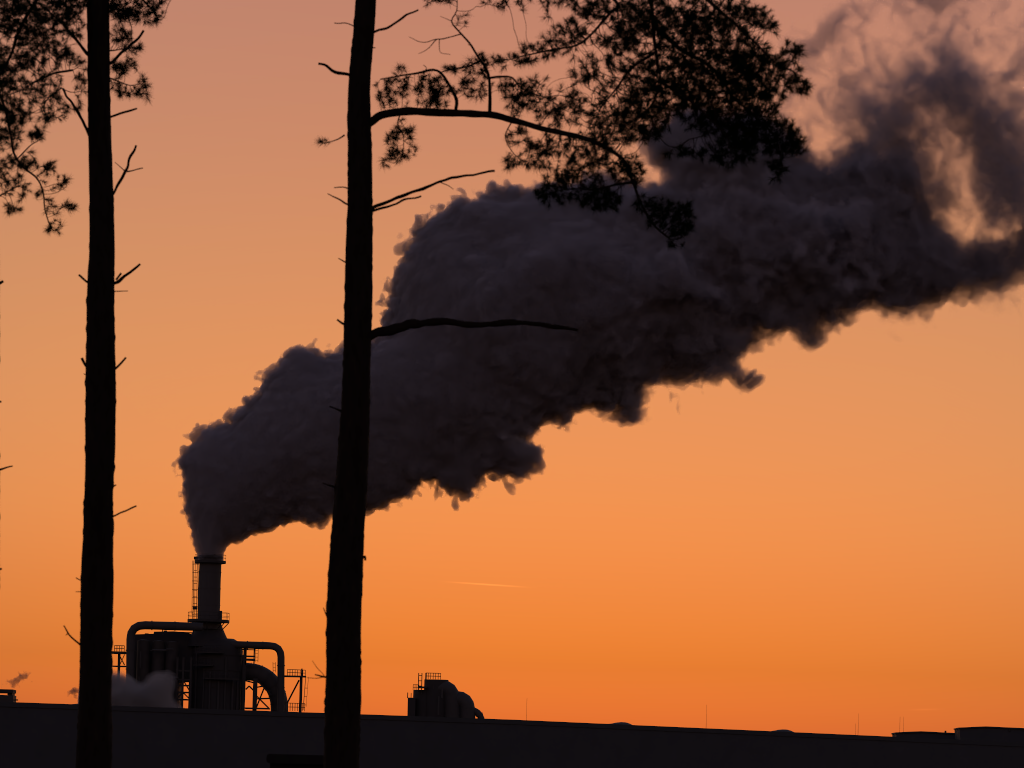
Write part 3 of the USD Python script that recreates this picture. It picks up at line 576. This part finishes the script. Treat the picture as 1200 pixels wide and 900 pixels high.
# bare twig spray beside the thin upright branch
stubs(t, [([(541, 40, -.45), (520, 44, -.45), (497, 49.5, -.45), (478, 43, -.45)], .8, .3), ([(512, 46, -.45), (502, 57, -.45), (490, 63, -.45)], .6, .3), ([(515, 46, -.45), (516, 60, -.45), (528, 63, -.45)], .5, .3), ([(530, 25, -.45), (516, 19, -.45)], .5, .25), ([(553, 54, -.45), (548, 52, -.45)], .5, .3),
          ([(496, 86.5, -.2), (500, 80, -.2), (496, 76, -.2)], .7, .4)], TY, 'twig')

# the left pine
rng = np.random.default_rng(11); TL = 52.0
path, R = trunk_from([(0, 101.7, 127.8), (100, 103.2, 129.5), (200, 104, 132.5), (290, 104.2, 134.6), (330, 102, 134.4), (430, 101.2, 135), (520, 100, 135), (570, 98.8, 133.2), (700, 94.6, 132), (780, 92, 131.2), (850, 90.8, 130.8), (900, 89, 130.6)], TL, [(-150, 114, 12), (-350, 114, 10), (-520, 116, 6), (-620, 116, 2)], 5)
t = thing('pine_tree', 'slim pine trunk left of the chimney, short broken stubs on both sides', 'pine tree', (path[0][0], TL, 0))
obj('trunk', trunk_mesh(path, R, 15), 'bark', t, True)
stubs(t, [([(110, 168), (104, 157), (97, 141), (88, 126), (72, 103)], 2.3, 1.3), ([(112, 74), (102, 62), (88, 45), (72, 28)], 2.2, 1.2), ([(124, 76), (131, 71.5), (142, 62), (150, 55.5), (169, 36)], 2.3, 1.5), ([(126, 138), (134, 135.5), (148, 131), (160, 127.6)], 1.4, 1.0),
          ([(130, 232), (134.5, 224), (147, 200), (159, 170)], 2.0, 1.3), ([(147, 201), (158, 198.8), (168, 197)], .9, .6), ([(147, 201), (135, 190)], .6, .4), ([(130, 333), (137, 330), (150, 321.5), (165.5, 310)], 2.1, 1.2), ([(136, 328), (142, 320)], 1.5, 1.1), ([(132, 341.3), (150, 341.3)], .8, .5),
          ([(108, 334), (101, 329), (92.5, 322)], 1.6, 1.1), ([(131, 435), (137, 430), (147.5, 419.6)], 1.6, 1.2), ([(106, 434), (101, 428), (95.5, 419.5)], 1.8, 1.5), ([(128, 608), (134, 604.5), (160, 592.8)], 1.4, .9), ([(130, 572), (136, 568)], 1.2, .8), ([(99, 682), (94, 680), (89, 677)], 1.0, .7), ([(99, 693.5), (88.5, 693.5)], .6, .4),
          ([(97, 758), (91, 753), (81.5, 744), (74.5, 733)], 1.2, .7), ([(80, 742), (77, 744.5)], .6, .4), ([(104, 441), (101, 236), ][:1] + [(98, 438)], .7, .5)], TL, 'dead_branch')
limbs = [
    ([(112, -60, 0), (80, -40, -.3), (50, -10, -.4), (25, 30, -.5), (10, 70, -.5), (-15, 110, -.6)], 3.6, .8), ([(112, -40, 0), (140, -30, .2), (160, -8, .3), (178, 12, .3), (186, 24, .3)], 2.4, .7),
    ([(102, 62, 0), (88, 45, -.2), (74, 29, -.3), (58, 14, -.4), (40, 0, -.5)], 1.6, .6), ([(85, 82, -.1), (62, 86, -.2), (44, 94, -.3), (28, 104, -.4), (8, 112, -.5)], 1.4, .6), ([(124, 90, 0), (140, 96, .2), (152, 100, .25), (164, 98, .3)], 1.1, .5), ([(124, 60, 0), (142, 58, .25), (158, 56, .3), (168, 58, .3)], 1.1, .5), ([(72, 103, -.1), (60, 112, -.2), (52, 126, -.3), (58, 142, -.35)], 1.0, .5)]
D = [(22, 18, 40, 34, 260, -.5, .7), (62, 18, 34, 26, 190, -.3, .6), (30, 62, 38, 28, 120, -.5, .6), (76, 70, 22, 10, 44, -.2, .3), (38, 98, 38, 26, 100, -.4, .5), (88, 42, 12, 12, 20, -.2, .3), (18, 130, 24, 22, 70, -.5, .4), (56, 126, 26, 22, 55, -.3, .35), (94, 96, 7, 24, 10, -.1, .15), (92, 122, 7, 8, 4, -.1, .1), (84, 6, 22, 14, 70, -.2, .4),
     (150, 12, 26, 16, 150, .25, .4), (180, 12, 15, 14, 75, .3, .25), (144, 44, 15, 13, 60, .2, .3), (158, 56, 14, 5, 26, .3, .12), (142, 82, 12, 9, 18, .2, .2), (166, 100, 9, 11, 34, .3, .15), (150, 108, 13, 7, 28, .25, .15), (138, 100, 8, 14, 16, .2, .2), (152, 78, 8, 6, 10, .25, .1), (60, 60, 30, 14, 30, -.3, .4)]
for cx_, cy_ in ((30, -70), (110, -110), (190, -60)): D.append((cx_, cy_, 60, 40, 110, 0, .9))
crown(t, limbs, D, TL, rng)

# a third pine just outside the left edge: its bark and stubs and one drooping limb reach into the picture
rng = np.random.default_rng(23); T3 = 55.0
path, R = trunk_from([(0, -26, -3), (150, -27, -3), (330, -29, -.9), (500, -30, -.1), (660, -32, -.9), (900, -36, -3)], T3, [(-150, -12, 10), (-350, -14, 8), (-520, -14, 5), (-600, -14, 2)], 8)
t = thing('pine_tree', 'pine at the extreme left edge: bark edge, stubs and one drooping needle limb', 'pine tree', (path[0][0], T3, 0))
obj('trunk', trunk_mesh(path, R, 28), 'bark', t, True)
stubs(t, [([(-6, 335), (-1, 332.5), (4, 329.4)], 1.8, 1.4), ([(-6, 549), (0, 549.6), (15.5, 546.6)], 1.5, .9), ([(-6, 668), (2, 666.5)], 1.3, 1.0), ([(-6, 470), (1.6, 471)], 1.6, 1.2)], T3, 'dead_branch')
limbs = [([(-13, 60, 0), (-4, 100, -.2), (6, 128, -.3), (12, 155, -.3), (16, 178, -.3), (26, 195, -.3), (42, 208, -.3), (50, 224, -.3), (52, 244, -.3), (58, 262, -.3)], 2.2, .7), ([(-14, 240, 0), (0, 230, -.1), (14, 222, -.2), (24, 217, -.2)], 1.2, .6), ([(-14, 20, 0), (-4, 60, .3), (6, 100, .3)], 1.6, .7), ([(20, 186, -.3), (34, 172, -.3), (46, 164, -.3)], .9, .5)]
D = [(10, 160, 18, 20, 50, -.3, .35), (42, 160, 12, 9, 26, -.3, .2), (22, 190, 24, 16, 46, -.3, .3), (52, 196, 16, 8, 26, -.3, .2), (72, 216, 11, 8, 22, -.3, .15), (78, 242, 10, 6, 14, -.3, .12), (58, 240, 9, 10, 8, -.3, .15), (46, 226, 12, 9, 10, -.3, .15), (12, 216, 16, 10, 18, -.2, .2), (14, 243, 9, 5, 14, -.2, .15), (62, 266, 11, 8, 28, -.3, .15), (0, 90, 16, 40, 90, 0, .5), (2, 190, 10, 20, 16, -.2, .2), (30, 226, 10, 8, 8, -.3, .15)]
for cx_, cy_ in ((-80, -20), (-60, -110), (20, -110)): D.append((cx_, cy_, 50, 60, 90, 0, .8))
crown(t, limbs, D, T3, rng)
# ---SMOKE
# ------------------------------------------------------------------ smoke
def surface(F, origin, h):
    """Surface nets of the field F (positive inside) on a grid with the given origin and spacing."""
    S = F > 0; nx, ny, nz = F.shape
    c = np.zeros((nx - 1, ny - 1, nz - 1), np.int8)
    for a, b, d in np.ndindex(2, 2, 2): c += S[a:nx - 1 + a, b:ny - 1 + b, d:nz - 1 + d]
    act = (c > 0) & (c < 8); idx = np.full(c.shape, -1, np.int32); I = np.argwhere(act); idx[act] = np.arange(len(I))
    acc = np.zeros((len(I), 3)); num = np.zeros(len(I))
    corner = [np.array(q) for q in np.ndindex(2, 2, 2)]
    for q in corner:
        for ax in range(3):
            if q[ax]: continue
            r = q.copy(); r[ax] = 1
            fa, fb = F[tuple((I + q).T)], F[tuple((I + r).T)]; k = (fa > 0) != (fb > 0)
            t = np.where(k, fa / np.where(k, fa - fb, 1), 0); e = np.tile(q.astype(float), (len(I), 1)); e[:, ax] += t
            acc += e * k[:, None]; num += k
    V = (I + acc / num[:, None]) * h + origin; quads = []
    for ax in range(3):
        u, w = (ax + 1) % 3, (ax + 2) % 3
        sl = [slice(1, -1)] * 3; sl[ax] = slice(0, -1); a = S[tuple(sl)]; sl[ax] = slice(1, None); b = S[tuple(sl)]
        E = np.argwhere(a != b) + np.array([1 - (k == ax) for k in range(3)]); up = a[a != b]
        def g(du, dw): j = E.copy(); j[:, u] += du; j[:, w] += dw; return idx[tuple(j.T)]
        q = np.stack([g(-1, -1), g(0, -1), g(0, 0), g(-1, 0)], 1); q[~up] = q[~up][:, ::-1]; quads.append(q)
    Q = np.vstack(quads); Q = Q[(Q >= 0).all(1)]
    return trimesh.Trimesh(V, np.vstack([Q[:, [0, 1, 2]], Q[:, [0, 2, 3]]]), process=False)
def drop_bits(m, least):
    """Without the islands of fewer faces than least."""
    lab = trimesh.graph.connected_component_labels(m.edges_unique, len(m.vertices)); fl = lab[m.faces[:, 0]]; n = np.bincount(fl, minlength=lab.max() + 1)
    f = m.faces[n[fl] >= least]; used = np.zeros(len(m.vertices), bool); used[f] = True; re = np.cumsum(used) - 1
    return trimesh.Trimesh(m.vertices[used], re[f], process=False)
def bands(shape, waves, seed):
    """Smooth random fields, one for each wavelength (in cells), of mean 0 and deviation 1."""
    rg = np.random.default_rng(seed); N = scipy.fft.rfftn(rg.standard_normal(shape, dtype=np.float32), workers=4)
    k = np.sqrt(scipy.fft.fftfreq(shape[0])[:, None, None]**2 + scipy.fft.fftfreq(shape[1])[None, :, None]**2 + scipy.fft.rfftfreq(shape[2])[None, None, :]**2).astype(np.float32)
    out = []
    for w in waves:
        f = scipy.fft.irfftn(N * np.exp(-(np.log2(np.maximum(k, 1e-6) * w) / .45)**2).astype(np.float32), shape, workers=4); out.append((f / f.std()).astype(np.float32))
    return out
def good(n): return scipy.fft.next_fast_len(int(n), True)
class Cloud:
    """A grid of photograph-pixel sized cells in the upright plane at depth y, and through it."""
    def __init__(s, px0, px1, py0, py1, depth, y, h):
        s.y, s.h = y, h; s.k = y / FPX
        a = P(px0, (py0 + py1) / 2, y); b = P(px1, (py0 + py1) / 2, y); top = P((px0 + px1) / 2, py0, y); bot = P((px0 + px1) / 2, py1, y)
        tilt = abs(P(px1, 0, y)[2] - P(px0, 0, y)[2]) / 2; tx = abs(P(0, py0, y)[0] - P(0, py1, y)[0]) / 2
        s.o = np.array([a[0] - tx, y - depth / 2, bot[2] - tilt])
        s.n = [good((b[0] - a[0] + 2 * tx) / h), good(depth / h), good((top[2] - bot[2] + 2 * tilt) / h)]
        gx = s.o[0] + np.arange(s.n[0]) * h; gz = s.o[2] + np.arange(s.n[2]) * h
        rel = np.stack([np.broadcast_to(gx[:, None], (s.n[0], s.n[2])), np.full((s.n[0], s.n[2]), y), np.broadcast_to(gz[None], (s.n[0], s.n[2]))], -1) - EYE
        d = rel @ FWD; s.px = (600 + FPX * (rel @ RIGHT) / d).astype(np.float32); s.py = (450 - FPX * (rel @ UP) / d).astype(np.float32)
        s.Y = ((np.arange(s.n[1]) - s.n[1] / 2) * h / s.k).astype(np.float32)      # in photograph pixels
    def inside(s, poly):               # signed distance to the outline, in photograph pixels
        pg = shapely.Polygon(poly).buffer(0); m = shapely.contains_xy(pg, s.px.astype(float), s.py.astype(float))
        e = s.h / s.k
        return ((ndi.distance_transform_edt(m) - ndi.distance_transform_edt(~m)) * e).astype(np.float32)
    def mesh(s, F, least=60):
        F = F.copy(); 
        for ax in range(3):
            sl = [slice(None)] * 3
            for q in (0, -1): sl[ax] = q; F[tuple(sl)] = -1
        return drop_bits(surface(F, s.o, s.h), least)
def lerp(x, xs, ys): return np.interp(x, xs, ys).astype(np.float32)

OUT = [(229, 660), (230, 649), (227, 636), (221, 612), (214, 592), (216, 577), (212, 560), (209, 543), (213, 529), (224, 520), (234, 510), (240, 503), (258, 497), (272, 491), (281, 478), (293, 466), (303, 458), (310, 445), (322, 432), (330, 420), (343, 411), (356, 408), (366, 413), (380, 417), (392, 415), (408, 410), (430, 402), (450, 388), (449, 370), (457, 350), (462, 330), (470, 310), (478, 292), (484, 272), (492, 262), (505, 254), (520, 250), (532, 243), (545, 236), (560, 230), (575, 222), (592, 219), (610, 221), (630, 217), (655, 214), (690, 212), (720, 209), (742, 208), (757, 214), (770, 213), (772, 205), (758, 186), (745, 167), (752, 146), (785, 138), (815, 128), (850, 122), (885, 130), (910, 142), (935, 160), (950, 178), (968, 190), (985, 186), (1003, 172), (1020, 182), (1035, 190), (1046, 172), (1058, 160), (1072, 176), (1080, 215), (1092, 258), (1110, 280), (1140, 286), (1170, 279), (1200, 270), (1270, 252), (1270, 318), (1215, 328), (1195, 332), (1175, 336), (1160, 346), (1140, 355), (1120, 352), (1090, 355), (1065, 364), (1045, 361), (1010, 366), (985, 372), (960, 376), (945, 389), (925, 386), (905, 396), (885, 398), (868, 408), (862, 420), (872, 438), (870, 447), (852, 440), (838, 450), (815, 456), (800, 446), (785, 440), (775, 452), (762, 456), (750, 468), (738, 475), (722, 470), (700, 474), (682, 478), (672, 490), (668, 503), (655, 500), (640, 496), (630, 503), (620, 514), (632, 526), (632, 541), (618, 552), (607, 558), (595, 552), (580, 546), (568, 555), (557, 567), (549, 578), (535, 573), (520, 568), (512, 560), (497, 565), (485, 570), (475, 580), (465, 586), (455, 593), (440, 598), (425, 596), (405, 600), (390, 604), (375, 608), (362, 612), (350, 608), (335, 613), (322, 617), (308, 622), (296, 626), (285, 633), (272, 636), (264, 641), (262, 649), (262, 660)]
HX = .31
C = Cloud(190, 1262, 60, 660, 27, YP, HX)
d2 = C.inside(OUT)
cell = HX / C.k
R2 = ndi.gaussian_filter(ndi.maximum_filter(np.maximum(d2, 0), size=int(70 / cell)), 22 / cell); R2 = np.maximum(R2, np.maximum(d2, 9)) + 1
u = C.px
W = [w / cell for w in (120, 62, 34, 18, 9.5)]
B = bands(C.n, W, 4)
sq = .80
G = R2[:, None, :] - np.sqrt((R2 - d2)[:, None, :]**2 + (C.Y[None, :, None] / sq)**2)
# billows: rounded lobes with creases; small and crisp at the chimney, larger and looser down the wind
amp = [(0, 1, 4, 7, 7), (1.2, 3.5, 6, 7, 6), (6.8, 9.5, 9, 7.5, 5.5), (6.3, 8.2, 7.6, 6, 4.2), (3.7, 4.6, 4.4, 3.6, 2.6)]
at = (215, 400, 620, 850, 1100)
mouth = lerp(C.py, (600, 642), (1, .15))
disp = np.zeros(C.n, np.float32)
soft = np.zeros(C.n, np.float32)
for i, (b, a) in enumerate(zip(B, amp)):
    e = (np.abs(b) - .62) * (lerp(u, at, a) * mouth)[:, None, :]; disp += e
    if i < 2: soft += e
wisp_n = B[0] * .5 + B[1] * .8 + B[2] * .6 + B[3] * .5 + B[4] * .4      # plain turbulence for the loose parts
wa = lerp(u, (215, 420, 700, 1000), (1, 3, 10, 18))[:, None, :] / cell
gi = np.indices(C.n, dtype=np.float32)
gi[0] += wa * B[1] * .6; gi[2] += wa * np.roll(B[1], (37, 11, 53), (0, 1, 2)) * .6      # curled by slower eddies
fine = ndi.map_coordinates(disp - soft, gi, order=1, mode='nearest'); del gi
disp = soft + fine
front = np.abs(C.Y)[None, :, None] / (sq * R2[:, None, :]); front = 1 - .85 * np.clip((front - .25) / .5, 0, 1)
disp = soft * (.3 + .7 * front) + (disp - soft) * front
G = G + lerp(u, (215, 400, 700), (1.2, 1.5, 2))[:, None, :] + B[0] * lerp(u, (230, 420, 650, 1000, 1150), (0, 3, 7, 8, 2))[:, None, :] * (1.05 - front)
G0 = G + soft * .25
G += disp + wisp_n * (lerp(u, (450, 650, 800, 1000, 1200), (0, 1.5, 4, 6.5, 4.5)))[:, None, :]
inset = lerp(u, (215, 330, 480, 640, 800, 950, 1100, 1250), (1.0, 1.4, 2.0, 3.2, 6, 9, 6, 4))
inset = np.maximum(inset - lerp(C.py, (100, 330, 480), (-5, 0, 1)) * lerp(u, (400, 600), (0, 1)), 1.1)[:, None, :]
t = thing('smoke_plume', 'huge dark billowing smoke plume drifting right and upward from the chimney mouth', 'smoke', (cx, cy, 0))
core_in = inset * 1.2 + np.maximum(0, (u - 1040) * .3)[:, None, :] + lerp(u, (215, 260, 400, 800), (6, 13, 20, 24))[:, None, :]
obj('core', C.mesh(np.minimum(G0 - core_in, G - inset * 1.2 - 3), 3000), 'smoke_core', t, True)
obj('dense_billow', C.mesh(G - inset, 2500), 'smoke_dense', t, True)
obj('crisp_billow', C.mesh(G - inset - .7 - np.maximum(0, (u - 600) * .04)[:, None, :], 2500), 'smoke_crisp', t, True)
obj('thick_veil', C.mesh(G - inset * .5, 1500), 'smoke_thick', t, True)
obj('thin_veil', C.mesh(G - fine * front * .35 + .2, 2500), 'smoke_thin', t, True)
# torn wisps rising from the far end
STR = [([(960, 62), (985, 34), (1012, 12), (1045, 2), (1085, 8), (1120, 2)], 15, 1.0), ([(1030, -10), (1062, 30), (1078, 68), (1086, 104), (1100, 126)], 16, .9), ([(1050, 176), (1060, 146), (1078, 118), (1104, 102), (1132, 108), (1156, 136), (1170, 164), (1186, 200), (1212, 240)], 39, 1.6), ([(1092, 220), (1118, 238), (1150, 250)], 26, .55), ([(1000, 150), (1040, 128), (1078, 118)], 34, .8), ([(1046, 178), (1066, 190), (1082, 222), (1094, 262), (1106, 292)], 29, 1.8), ([(1080, 316), (1140, 309), (1200, 292), (1270, 276)], 20, 1.9), ([(985, 190), (1000, 172), (1014, 176)], 14, 1.0),
       ([(1110, 8), (1150, 34), (1184, 52), (1230, 48)], 16, .55), ([(960, 150), (990, 128), (1020, 96), (1060, 80)], 26, .5), ([(1130, 110), (1180, 100), (1230, 120)], 30, .5), ([(1170, 176), (1200, 190), (1230, 170)], 26, .9), ([(1100, 240), (1130, 262), (1165, 268), (1200, 262)], 14, .5), ([(1190, 224), (1180, 262), (1196, 282)], 14, 1.0), ([(960, 180), (942, 150), (930, 130)], 14, .8),
       ([(955, 128), (1030, 92), (1110, 66), (1210, 92)], 62, .30), ([(930, 172), (1000, 130), (1080, 150)], 40, .5), ([(1056, 372), (1075, 380), (1110, 366)], 10, .5)]
C2 = Cloud(900, 1262, -40, 470, 20, YP, .42)
cell2 = .42 / C2.k
B2 = bands(C2.n, [w / cell2 for w in (130, 62, 30, 15, 8)], 21)
warp = ndi.gaussian_filter(np.random.default_rng(5).standard_normal(C2.px.shape), 26 / cell2); warp = warp / warp.std() * 9; warp2 = ndi.gaussian_filter(np.random.default_rng(6).standard_normal(C2.px.shape), 14 / cell2); warp2 = warp2 / warp2.std() * 6
base = np.full(C2.n, -9.0, np.float32)
for k, (pts, w, dens) in enumerate(STR):
    ls = spline([(a, b, 0) for a, b in pts], 3)[:, :2]; tr = cKDTree(ls); dd, _ = tr.query(np.stack([C2.px + warp + warp2, C2.py + warp2 - warp], -1).reshape(-1, 2)); dd = dd.reshape(C2.px.shape).astype(np.float32)
    off = (np.random.default_rng(k).random() - .5) * 40
    base = np.maximum(base, dens - np.sqrt(dd[:, None, :]**2 + ((C2.Y[None, :, None] - off) * .8)**2) / w)
N2 = .34 * B2[1] + .32 * B2[2] + .28 * B2[3] + .20 * B2[4]
gi = np.indices(C2.n, dtype=np.float32)
sw = np.roll(B2[1], (31, 7, 43), (0, 1, 2))
gi[0] += (7 * B2[1] + 2.5 * B2[2]) / cell2; gi[2] += (7 * sw + 2.5 * np.roll(B2[2], (31, 7, 43), (0, 1, 2))) / cell2
T2 = base + ndi.map_coordinates(N2, gi, order=1, mode='nearest') + .2 * B2[0]
for lev, m_ in ((-.05, 'wisp_thin'), (.30, 'wisp_thin'), (.62, 'wisp_thick'), (.95, 'wisp_thick')):
    obj('wisp', C2.mesh(T2 - lev, 150), m_, t, True)
# steam in front of the plant, behind the hall
C3 = Cloud(96, 262, 750, 850, 9, YP - 9, .22)
c3 = .22 / C3.k
B3 = bands(C3.n, [w / c3 for w in (44, 22, 11, 6)], 9)
ST = [(90, 794), (118, 787), (133, 785), (146, 786), (152, 791), (160, 797), (170, 797), (178, 792), (188, 789), (198, 788), (205, 791), (210, 797), (209, 806), (205, 818), (214, 826), (222, 830), (226, 850), (90, 850)]
d3 = C3.inside(ST); R3 = np.maximum(ndi.gaussian_filter(ndi.maximum_filter(np.maximum(d3, 0), size=int(36 / c3)), 8 / c3), np.maximum(d3, 4)) + 1
G3 = R3[:, None, :] - np.sqrt((R3 - d3)[:, None, :]**2 + (C3.Y[None, :, None] / .9)**2) + (B3[0] * 2.2 + B3[1] * 1.9 + B3[2] * 1.3 + B3[3] * .7) - .5
G3 = ndi.gaussian_filter(G3, 1.5)
t = thing('steam_cloud', 'pale grey pinkish steam drifting low across the left half of the plant', 'steam', P(170, 850, YP - 9) * [1, 1, 0])
obj('puff', C3.mesh(G3 + 2.2, 60), 'steam_thin', t, True); obj('puff', C3.mesh(G3 + .2, 60), 'steam_thin', t, True); obj('puff', C3.mesh(G3 - 2.4, 60), 'steam_mid', t, True); obj('puff', C3.mesh(G3 - 5.5, 60), 'steam_thick', t, True); obj('billow', C3.mesh(ndi.gaussian_filter(G3, 6) - 16, 100), 'steam_core', t, True)
# two small puffs at the left
for (px0, px1, py0, py1), ST, lab, sd in (((-14, 46, 780, 815), [(8, 799), (16, 794), (26, 791), (34, 790), (31, 795), (24, 799), (14, 802)], 'small brown smoke puff over the cooler at the far left', 31), ((66, 104, 798, 826), [(80, 812), (86, 808), (96, 809), (97, 815), (86, 815)], 'tiny smoke puff at the left edge of the left pine trunk', 33)):
    C4 = Cloud(px0, px1, py0, py1, 3.4, YP - 3, .12); c4 = .12 / C4.k; B4 = bands(C4.n, [w / c4 for w in (16, 8, 4)], sd); d4 = C4.inside(ST)
    G4 = 4 - np.sqrt((4 - d4)[:, None, :]**2 + C4.Y[None, :, None]**2) + B4[0] * 1.8 + B4[1] * 1.4 + B4[2] * .9
    t = thing('smoke_puff', lab, 'smoke', P((px0 + px1) / 2, 830, YP - 3) * [1, 1, 0])
    obj('puff', C4.mesh(G4 + 1.0, 30), 'puff_smoke', t, True); obj('puff', C4.mesh(G4 - .8, 30), 'puff_smoke', t, True)
